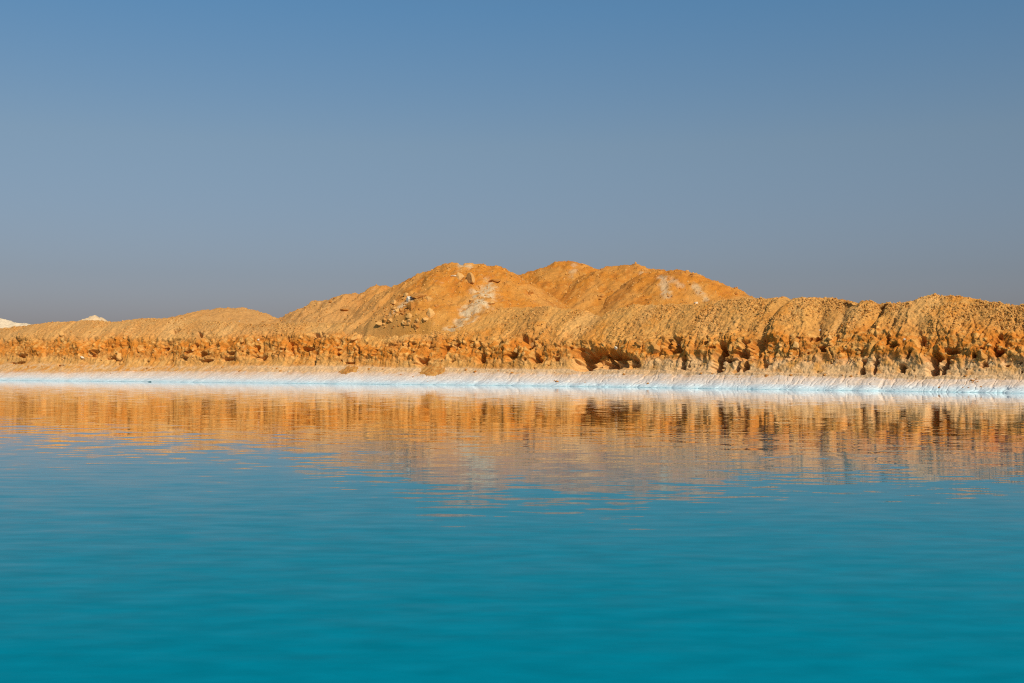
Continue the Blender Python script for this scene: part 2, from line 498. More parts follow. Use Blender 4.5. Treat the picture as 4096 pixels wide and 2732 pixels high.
for (cu, hw, v0, v1, dep) in CLEFTS:
    c0, c1 = np.searchsorted(_uu, [cu - 4 * hw - 60, cu + 4 * hw + 60]) + len(left)
    sl = (slice(R_SALT, NR - 24), slice(c0, c1))
    lean = 0.12 + 0.25 * ((cu * 7) % 11) / 11
    vm_ = (v0 + v1) / 2
    wid = hw * (1.05 if hw >= 14 and cu > 2200 else 1.0) * np.clip(0.95 + 0.8 * perlin(V[sl] * 0.035, cu * 0.37, 0.4, 124) + 0.35 * perlin(V[sl] * 0.11, cu * 0.37, 0.4, 125), 0.35, 1.7)
    a = np.abs(U[sl] + 1.3 * wu[sl] - cu + lean * (V[sl] - vm_)) / wid
    b = np.abs(V[sl] + wv[sl] - (v0 + v1) / 2) / ((v1 - v0) / 2)
    m = np.exp(-(a / 1.05) ** 3) * (1 - sstep(0.6, 1.25, b))
    cleft[sl] = np.maximum(cleft[sl], m * dep * (1.35 if hw >= 12 else 1.2))
disp = disp - cleft * sstep(2.4, 2.9, T2)
P2 = P + NRM * disp[..., None]
# the clefts are cut level, not along the slope
X, Y, Z = P2[..., 0], P2[..., 1], P2[..., 2]

# ---- colours of the bank (what the earth is, no light in it)
n3 = fbm(X * 4.5, Y * 4.5, Z * 4.5, 2, 220)
C_TAN = np.array((0.57, 0.33, 0.14)); C_DEEP = np.array((0.52, 0.205, 0.035)); C_PALE = np.array((0.70, 0.45, 0.22))
C_CREAM = np.array((0.65, 0.40, 0.19)); C_SALT = np.array((0.60, 0.58, 0.56)); C_PINK = np.array((0.66, 0.48, 0.33)); C_CYAN = np.array((0.47, 0.60, 0.64))
col = np.broadcast_to(C_TAN.astype(np.float32), (NR, NC, 3)).copy()
col = mixc(col, (0.55, 0.255, 0.06), sstep(-0.2, 0.5, n1 - 0.2 * right_f) * 0.8)
col = mixc(col, (0.50, 0.33, 0.17), sstep(0.1, 0.7, n2) * 0.6 * w_slope)
col = mixc(col, (0.40, 0.225, 0.10), sstep(0.05, 0.6, fbm(S * 0.30, D * 0.10, 0.3, 3, 231)) * 0.6 * w_gul)
col = mixc(col, (0.66, 0.43, 0.24), sstep(0.1, 0.6, fbm(S * 0.33, D * 0.12, 0.9, 3, 233)) * 0.6 * w_gul)
col = mixc(col, C_DEEP, w_mid * sstep(-0.45, 0.25, n2 + 0.5 * n1 + 0.15))
col = mixc(col, C_PALE, w_wall * sstep(0.15, 0.65, n2 * 0.8 - 0.4 * n1) * 0.55)
col = mixc(col, (0.40, 0.15, 0.03), w_mid * sstep(0.15, 0.6, -n1 + 0.4 * n3) * 0.7)
col = mixc(col, C_PALE, sstep(2.7, 3.3, T2) * (1 - sstep(5, 5.6, T2)) * (hid > 0.72) * np.clip(1.0 - h1 * 1.6, 0, 1))
EF = np.array((0.99, 0.80, 0.45), np.float32)
col = col * EF
col = mixc(col, (0.545, 0.295, 0.105), sstep(-10, -30, S) * w_gul * 0.5)
col = mixc(col, C_CREAM, w_lower * mix(0.10, 0.85, sstep(4, 28, S)) * sstep(-0.9, 0.6, n2 + 0.7 * (3.35 - T2)))
col = mixc(col, (0.62, 0.395, 0.205), w_beach * mix(0.7 * sstep(-0.6, 0.5, n2), 1.0, sstep(-45, -12, S)) * 0.95)
lay = perlin(S * 0.05, Z * 9.0, 0.2, 230) + 0.5 * n2
col = mixc(col, (0.62, 0.33, 0.13), w_beach * sstep(0.1, 0.5, lay) * 0.35)
saltf = 1 - sstep(1.60, 2.15, T2 + 0.07 * n2 + 0.10 * lay)
col = mixc(col, C_SALT, saltf)
pk = sstep(1.25, 1.85, T2 + 0.2 * n1) * sstep(-0.1, 0.45, perlin(S * 0.03, Z * 13.0, 0.6, 240) + 0.25 * n2)
col = mixc(col, C_PINK, saltf * pk * 0.75)
col = mixc(col, (0.62, 0.45, 0.31), saltf * sstep(1.25, 1.95, T2 + 0.12 * n1) * 0.8)
col = mixc(col, (0.62, 0.36, 0.16), saltf * sstep(0.55, 0.85, n3 + 0.3 * n2) * sstep(1.4, 2.0, T2) * 0.7)
col = mixc(col, (0.50, 0.45, 0.41), saltf * np.clip(rill2, 0, 1) ** 2 * 0.5)
col = mixc(col, (0.60, 0.44, 0.31), np.clip(saltf + 0.6 * w_beach, 0, 1) * sstep(0.78, 0.93, terr) * sstep(1.05, 1.4, T2) * np.clip(0.6 + 0.8 * n2, 0, 1) * 0.55)
wet = 1 - sstep(-0.05, 0.48, Z + 0.06 * n2)
col = mixc(col, C_CYAN, wet)
col = mixc(col, (0.16, 0.33, 0.37), (1 - sstep(0.0, 0.05, Z + 0.02 * n2)) * 0.6)
col = np.clip(col * (1 + 0.10 * n3[..., None]), 0.02, 0.9)

F = grid_faces(R_SALT + 1, NC)
salt = mesh_np("salt_shore", P2[:R_SALT + 1].reshape(-1, 3), F, M_SALT, col[:R_SALT + 1].reshape(-1, 3))
tag(salt, "sloping white salt crust shore between turquoise water and the ochre bank", kind="structure")
nb = NR - R_SALT
bank = mesh_np("bank", P2[R_SALT:].reshape(-1, 3), grid_faces(nb, NC), M_EARTH, col[R_SALT:].reshape(-1, 3))
tag(bank, "long eroded ochre earth bank behind the white salt shore", kind="structure")
BANK = (P2, T2, U, V, w_slope, right_f)

# ------------------------------------------------------------------ the spoil heaps behind
REPOSE = 0.66


def hill(name, label, ridges, step, pad, streak=0.0, grit=1.0, tint=0.0, mat=M_EARTH, pale=(), base=None, seed=0, cap=1.2, slope=REPOSE, floor=1.6, front=6.1):
    pts = []
    for rd in ridges:
        q = []
        for (u, v, y) in rd:
            q.append(((u - 2048) / FPX * y, y, H_CAM + (HOR - v) * y / FPX))
        q = np.array(q)
        L = np.concatenate([[0], np.cumsum(np.linalg.norm(np.diff(q[:, :2], axis=0), axis=1))])
        n = max(2, int(L[-1] / 0.35) + 1)
        t = np.linspace(0, L[-1], n)
        pts.append(np.stack([np.interp(t, L, q[:, k]) for k in range(3)], 1))
    pts = np.concatenate(pts)
    ext = (pts[:, 2].max() - floor) / slope + 1
    x0, x1 = pts[:, 0].min() - ext, pts[:, 0].max() + ext
    y0, y1 = pts[:, 1].min() - ext, pts[:, 1].max() + pad
    xs = np.arange(x0, x1, step); ys = np.arange(y0, y1, step)
    XX, YY = np.meshgrid(xs.astype(np.float32), ys.astype(np.float32))
    wx = XX + 0.5 * perlin(XX * 0.25, YY * 0.25, 0.2, seed + 1) + 0.2 * perlin(XX * 0.8, YY * 0.8, 0.2, seed + 2)
    wy = YY + 0.5 * perlin(XX * 0.25, YY * 0.25, 5.2, seed + 3)
    h = np.full(XX.shape, -9, np.float32)
    for (px, py, pz) in pts:
        dd = (wx - px) ** 2 + (wy - py) ** 2
        h = np.maximum(h, pz - slope * (np.sqrt(dd + cap * cap) - cap))
    s = (XX - O[0]) * T[0] + (YY - O[1]) * T[1]
    d = (XX - O[0]) * N[0] + (YY - O[1]) * N[1] - shore_off(s)
    h = h - 2.2 * np.maximum(0, front - d) ** 1.0
    below = sstep(0.3, 2.5, pts[:, 2].max() - h)
    if streak:
        sw = s + 0.6 * perlin(s * 0.3, d * 0.35, 0.2, 40) + 0.15 * perlin(s * 1.1, d * 1.0, 0.2, 48)
        h += below * streak * gully(sw, d)
    h += grit * (0.22 * fbm(XX * 0.7, YY * 0.7, h * 0.5, 2, seed + 10) + 0.10 * fbm(XX * 2.4, YY * 2.4, h * 2, 3, seed + 20, 0.7))
    f1_, f2_, cc = worley(XX * 1.6, YY * 1.6, h * 1.6, seed + 5)
    h += grit * 0.22 * np.clip(0.5 - f1_, 0, 1) * (cc > 0.72)
    PP = np.stack([XX, YY, h], -1)
    u_, v_ = proj(XX, np.maximum(YY, 5), h)
    a1 = fbm(XX * 0.2, YY * 0.2, h * 0.3, 3, seed + 30)
    a2 = fbm(XX * 1.1, YY * 1.1, h * 1.1, 3, seed + 33)
    if base is None:
        c = np.broadcast_to(np.array((0.56, 0.262, 0.06), np.float32), PP.shape).copy()
        c = mixc(c, (0.56, 0.305, 0.11), sstep(-0.3, 0.4, a1 + tint))
        c = mixc(c, (0.50, 0.205, 0.04), sstep(0.1, 0.6, a2 - 0.5 * a1 - tint) * 0.6)
        c = mixc(c, (0.42, 0.20, 0.07), sstep(0.0, 0.6, fbm(s * 0.28, d * 0.10, 0.3, 3, seed + 36)) * 0.55)
        c = mixc(c, (0.66, 0.41, 0.20), sstep(0.1, 0.6, fbm(s * 0.4, d * 0.14, 0.8, 3, seed + 39)) * 0.5)
        c = mixc(c, (0.66, 0.42, 0.20), (cc > 0.72) * np.clip(1 - 2 * f1_, 0, 1) * 0.8)
        c = mixc(c, (0.55, 0.32, 0.13), (1 - sstep(5.5, 8.5, h)) * 0.7)
        c = c * np.array((0.88, 0.68, 0.35), np.float32)
        c = mixc(c, (0.52, 0.275, 0.095), sstep(1700, 1300, u_) * 0.65)        # the left heaps are paler, sandier soil
    else:
        c = np.broadcast_to(np.array(base, np.float32), PP.shape).copy()
        c = mixc(c, np.array(base) * 0.85, sstep(-0.1, 0.5, a2) * 0.7)
    for (ua, va, ub, vb, w, k) in pale:               # pale mineral streaks that ran down the heap
        ex, ey = ub - ua, vb - va
        L = math.hypot(ex, ey)
        al = ((u_ - ua) * ex + (v_ - va) * ey) / L / L
        ac = ((u_ - ua) * ey - (v_ - va) * ex) / L
        m = np.exp(-(ac / w) ** 2) * sstep(-0.15, 0.1, al) * (1 - sstep(0.8, 1.2, al))
        c = mixc(c, (0.57, 0.42, 0.245), k * 0.85 * sstep(0.15, 1.1, m * (1 + 0.9 * a2) + 0.2 * a2 + 0.25 * perlin(XX * 3, YY * 3, h * 3, 9)))
    keep = h > floor
    f_ = grid_faces(len(ys), len(xs), keep)
    v3, f_, c3 = compact(PP.reshape(-1, 3), f_, c.reshape(-1, 3))
    o = mesh_np(name, v3, f_, mat, np.clip(c3, 0.02, 0.9))
    tag(o, label, kind="structure")
    return o, v3


HILLS = []
HILLS.append(hill("hill", "largest ochre spoil mound at centre, with rubble and a pale streak down its front",
     [[(1080, 1286, 133), (1200, 1247, 132), (1330, 1192, 130), (1420, 1172, 128), (1525, 1152, 127)],
      [(1525, 1152, 127), (1550, 1172, 126), (1590, 1166, 126), (1606, 1142, 125), (1700, 1098, 123), (1755, 1068, 122), (1790, 1054, 122), (1840, 1060, 121), (1900, 1057, 121), (1972, 1059, 121), (2020, 1086, 121), (2060, 1110, 122)],
      [(1985, 1110, 119), (1930, 1192, 113.6), (1850, 1281, 109.8)], [(1785, 1062, 121), (1740, 1150, 116), (1662, 1250, 112)]],
     0.13, 3, streak=1.5, grit=1.1, tint=0.05, seed=300, cap=1.0,
     pale=[(1975, 1140, 1915, 1205, 46, 1.0), (1930, 1190, 1850, 1275, 36, 0.9), (1880, 1250, 1780, 1345, 24, 0.8), (1668, 1178, 1560, 1260, 8, 0.9), (1830, 1060, 1890, 1070, 14, 0.8)]))
HILLS.append(hill("hill", "round topped orange spoil mound, first to the right of the largest mound",
     [[(2085, 1104, 131), (2180, 1076, 131), (2262, 1049, 131), (2300, 1048, 131), (2350, 1066, 131), (2390, 1088, 131)]], 0.15, 3, grit=1.0, seed=340, streak=0.35, cap=1.5, slope=0.62,
     pale=[(2300, 1055, 2285, 1110, 14, 0.5)]))
HILLS.append(hill("hill", "round orange spoil mound between two other mounds, third peak from the left",
     [[(2400, 1086, 126), (2450, 1068, 126), (2505, 1061, 126), (2550, 1064, 126), (2620, 1086, 126)]], 0.15, 3, grit=1.1, seed=370, streak=0.35, cap=1.6, slope=0.62,
     pale=[(2560, 1090, 2640, 1130, 12, 0.6)]))
HILLS.append(hill("hill", "rightmost orange spoil mound with white streaks running down its face",
     [[(2630, 1085, 121), (2690, 1080, 120), (2765, 1090, 119), (2830, 1120, 118), (2930, 1160, 117), (2985, 1193, 116)]], 0.14, 3, grit=1.1, seed=400, streak=0.35, cap=1.2, slope=0.62,
     pale=[(2645, 1105, 2672, 1190, 24, 0.75), (2680, 1110, 2740, 1160, 12, 0.55), (2770, 1135, 2830, 1205, 14, 0.6)]))
HILLS.append(hill("hill", "low rounded tan mound above the left part of the bank",
     [[(700, 1275, 150), (800, 1248, 150), (870, 1236, 150), (955, 1231, 150), (1010, 1246, 149), (1080, 1282, 148)]], 0.17, 3, grit=0.8, tint=0.5, seed=430, cap=2.0, slope=0.5))
HILLS.append(hill("dune", "far cream coloured dune with a sharp tip at the left edge",
     [[(-150, 1300, 255), (-60, 1290, 255), (8, 1274, 255), (35, 1290, 254), (125, 1297, 252)]], 0.30, 6, grit=1.3, seed=460, cap=0.6, base=(0.68, 0.53, 0.35), slope=0.5, floor=1.8))
HILLS.append(hill("dune", "small far cream mound peeping over the bank at the left",
     [[(350, 1272, 230), (368, 1265, 230), (385, 1264, 230), (396, 1272, 230)]], 0.22, 5, grit=1.5, seed=480, cap=0.6, base=(0.66, 0.46, 0.26), slope=0.6, floor=1.8))

# ------------------------------------------------------------------ ground sheet and water
gs = np.concatenate([np.linspace(-6000, -200, 30), np.linspace(-190, 190, 120), np.linspace(200, 6000, 30)])
gd = [-6000, -420, -400, -60, -1.2, 7.5, 9.0, 12, 16, 25, 60, 200, 800, 6000]
gz = [1.0, 1.0, -3, -3, -3, -3, 0.6, 1.6, 1.9, 2.0, 2.0, 2.0, 2.0, 2.0]
gx = []
for dd, zz in zip(gd, gz):
    x, y = world_xy(gs, np.full(len(gs), float(dd)))
    gx.append(np.stack([x, y, np.full(len(gs), zz) + (0.15 * perlin(x * 0.05, y * 0.05, 0.3, 7) if zz > 1.5 else 0)], -1))
gx = np.array(gx, np.float32)
gc = np.broadcast_to(np.array((0.52, 0.30, 0.13), np.float32), gx.shape)
ground = mesh_np("ground", gx.reshape(-1, 3), grid_faces(len(gd), len(gs)), M_GROUND, gc.reshape(-1, 3))
tag(ground, "flat sandy desert ground behind the bank and mounds", kind="structure")

m, n, l = new_mat("turquoise_brine")
out = n.new("ShaderNodeOutputMaterial")
tcn = n.new("ShaderNodeTexCoord")


def wave(scale, detail, rot, sx, sy):
    mp = n.new("ShaderNodeMapping")
    mp.inputs["Rotation"].default_value = (0, 0, rot)
    mp.inputs["Scale"].default_value = (sx, sy, 1)
    l.new(tcn.outputs["Object"], mp.inputs["Vector"])
    t = n.new("ShaderNodeTexNoise")
    t.inputs["Scale"].default_value = scale
    t.inputs["Detail"].default_value = detail
    t.inputs["Roughness"].default_value = 0.5
    l.new(mp.outputs[0], t.inputs["Vector"])
    s_ = n.new("ShaderNodeVectorMath"); s_.operation = 'SUBTRACT'
    s_.inputs[1].default_value = (0.5, 0.5, 0.5)
    l.new(t.outputs["Color"], s_.inputs[0])
    return s_.outputs[0]


def vmul(a, v):
    k = n.new("ShaderNodeVectorMath"); k.operation = 'MULTIPLY'
    l.new(a, k.inputs[0]); k.inputs[1].default_value = v
    return k.outputs[0]


def vadd(a, b):
    k = n.new("ShaderNodeVectorMath"); k.operation = 'ADD'
    l.new(a, k.inputs[0])
    if isinstance(b, tuple): k.inputs[1].default_value = b
    else: l.new(b, k.inputs[1])
    return k.outputs[0]


w1 = vmul(wave(1.5, 2, 0.06, 0.30, 1.0), (0.002, 0.005, 0))
w2 = vmul(wave(4.0, 3, -0.06, 0.30, 1.0), (0.006, 0.042, 0))
w3 = vmul(wave(7.0, 2, 0.10, 0.35, 1.0), (0.006, 0.022, 0))
ao = n.new("ShaderNodeAttribute"); ao.attribute_name = "open_water"        # sheltered under the bank, ruffled further out
wsc = n.new("ShaderNodeVectorMath"); wsc.operation = 'SCALE'
l.new(vadd(vadd(w1, w2), w3), wsc.inputs[0]); l.new(ao.outputs["Fac"], wsc.inputs["Scale"])
nv = vadd(wsc.outputs[0], (0, 0, 1))
nn = n.new("ShaderNodeVectorMath"); nn.operation = 'NORMALIZE'
l.new(nv, nn.inputs[0])
fr = n.new("ShaderNodeFresnel"); fr.inputs["IOR"].default_value = 1.33
l.new(nn.outputs[0], fr.inputs["Normal"])
rg = n.new("ShaderNodeMapRange"); rg.inputs[1].default_value = 0.10; rg.inputs[2].default_value = 0.72
l.new(fr.outputs[0], rg.inputs[0])
pw = n.new("ShaderNodeMath"); pw.operation = 'POWER'; pw.inputs[1].default_value = 2.9
l.new(rg.outputs[0], pw.inputs[0])
at = n.new("ShaderNodeAttribute"); at.attribute_name = "shallow"
body = n.new("ShaderNodeMix"); body.data_type = 'RGBA'
body.inputs[6].default_value = (0.0, 0.182, 0.256, 1)
body.inputs[7].default_value = (0.10, 0.30, 0.36, 1)
l.new(at.outputs["Fac"], body.inputs[0])
mp = n.new("ShaderNodeMapping"); mp.inputs["Scale"].default_value = (0.45, 0.9, 1)     # light and dark mottling of refraction in the ripples, put into the body colour
l.new(tcn.outputs["Object"], mp.inputs["Vector"])
tn = n.new("ShaderNodeTexNoise"); tn.inputs["Scale"].default_value = 5.0; tn.inputs["Detail"].default_value = 3
l.new(mp.outputs[0], tn.inputs["Vector"])
tr_ = n.new("ShaderNodeMapRange"); tr_.inputs[1].default_value = 0.3; tr_.inputs[2].default_value = 0.7
tr_.inputs[3].default_value = 0.90; tr_.inputs[4].default_value = 1.10
l.new(tn.outputs["Fac"], tr_.inputs[0])
bs = n.new("ShaderNodeVectorMath"); bs.operation = 'SCALE'
l.new(body.outputs[2], bs.inputs[0]); l.new(tr_.outputs[0], bs.inputs["Scale"])
df = n.new("ShaderNodeBsdfDiffuse")
l.new(bs.outputs[0], df.inputs["Color"])
gl = n.new("ShaderNodeBsdfGlossy"); gl.inputs["Roughness"].default_value = 0.015
gl.inputs["Color"].default_value = (1, 1, 1, 1)
l.new(nn.outputs[0], gl.inputs["Normal"])
ms = n.new("ShaderNodeMixShader")
l.new(pw.outputs[0], ms.inputs[0]); l.new(df.outputs[0], ms.inputs[1]); l.new(gl.outputs[0], ms.inputs[2])
l.new(ms.outputs[0], out.inputs["Surface"])
M_WATER = m
ws = np.linspace(-260, 260, 521)
wd = [0.9, 0.2, 0.0, -0.4, -1, -2, -4, -8, -15, -40, -60, -80, -100, -120, -400]
wp = []
for dd in wd:
    x, y = world_xy(ws, np.full(len(ws), float(dd)))
    wp.append(np.stack([x, y, np.zeros(len(ws))], -1))
wp = np.array(wp, np.float32)
shal = np.broadcast_to(np.exp(np.minimum(np.array(wd), 0) / 1.2)[:, None], (len(wd), len(ws)))
water = mesh_np("water", wp.reshape(-1, 3), grid_faces(len(wd), len(ws)), M_WATER, attrs={"shallow": shal.ravel(), "open_water": np.broadcast_to(np.interp(wd, [-90, -60, -20, 0], [3.4, 1.3, 0.65, 0.45])[:, None], shal.shape).ravel()})
if water.data.polygons[0].normal.z < 0: water.data.flip_normals()
tag(water, "calm turquoise salt lake reflecting the ochre bank", kind="structure")

# ------------------------------------------------------------------ rock shapes
def ico(sub):
    import bmesh
    bm = bmesh.new()
    bmesh.ops.create_icosphere(bm, subdivisions=sub, radius=1)
    v = np.array([x.co[:] for x in bm.verts], np.float32)
    f = np.array([[x.index for x in p.verts] for p in bm.faces], np.int32)
    bm.free()
    return v, f


def rock_shape(sub, seed, cuts=13, rough=0.06):
    r = np.random.default_rng(seed)
    v, f = ico(sub)
    v = v * (1 + 0.15 * perlin(v[:, 0] * 1.1, v[:, 1] * 1.1, v[:, 2] * 1.1, seed)[:, None])
    for _ in range(cuts):                                   # broken faces
        nrm = r.normal(size=3); nrm /= np.linalg.norm(nrm)
        lim = r.uniform(0.42, 0.80)
        dd = v @ nrm
        v = v - np.maximum(dd - lim, 0)[:, None] * nrm * 0.95
    v = v * (1 + rough * fbm(v[:, 0] * 3, v[:, 1] * 3, v[:, 2] * 3, 2, seed + 5)[:, None])
    return v.astype(np.float32), f


def rock_mesh(name, sub, seed, mat, cuts=13):
    v, f = rock_shape(sub, seed, cuts)
    me = bpy.data.meshes.new(name)
    me.from_pydata(v.tolist(), [], f.tolist())
    for p in me.polygons: p.use_smooth = False
    me.materials.append(mat)
    return me


MESHES = {}
for key, mt in (("ochre", M_ROCK), ("pale", M_PALE), ("white", M_WHITE), ("rust", M_RUST)):
    MESHES[key] = [rock_mesh("rock", 3, 50 + 7 * k + len(key), mt) for k in range(5)]
    MESHES[key + "_small"] = [rock_mesh("stone", 2, 90 + 7 * k + len(key), mt, 7) for k in range(5)]
MESHES["wet"] = [rock_mesh("rock", 3, 33, M_WET)]

bpy.context.view_layer.update()
DG = bpy.context.evaluated_depsgraph_get()


def hit(u, v):
    """the point of the terrain that shows at a pixel of the photograph"""
    dr_ = Vector(((u - 2048) / FPX, 1.0, (HOR - v) / FPX)).normalized()
    ok, loc, nor, idx, ob, mtx = scene.ray_cast(DG, Vector((0, 0, H_CAM)), dr_)
    return (loc, nor, ob) if ok else (None, None, None)


def drop(u, v):
    """as hit, but looks further down where the ray misses (a skyline stone)"""
    for k in range(14):
        loc, nor, ob = hit(u, v + 3 * k)
        if loc is not None: return loc, nor
    return None, None


def put_rock(name, kind, u, v, w, h, label, cat, group=None, sink=0.25, depth=None, small=False, seed=None):
    """u, v centre and w, h size in pixels of the photograph"""
    r = random.Random(seed if seed is not None else int(u * 7 + v * 13))
    loc, nor = drop(u, v + h * 0.35)
    if loc is None: return None
    mpp = loc.y / FPX
    me = r.choice(MESHES[kind + ("_small" if small else "")])
    o = bpy.data.objects.new(name, me)
    COL.objects.link(o)
    sx, sz = w * mpp / 2 * 1.12, h * mpp / 2 * 1.12
    sy = (depth * mpp / 2) if depth else 0.5 * (sx + sz)
    o.scale = (sx, sy, sz)
    o.rotation_euler = (r.uniform(-0.15, 0.15), r.uniform(-0.2, 0.2), r.uniform(-0.5, 0.5))
    nh = Vector((nor.x, nor.y, max(nor.z, 0.0)))
    o.location = loc + nor * (sy * (0.2 - sink)) + Vector((0, 0, sz * 0.15))
    tag(o, label, cat, group)
    return o


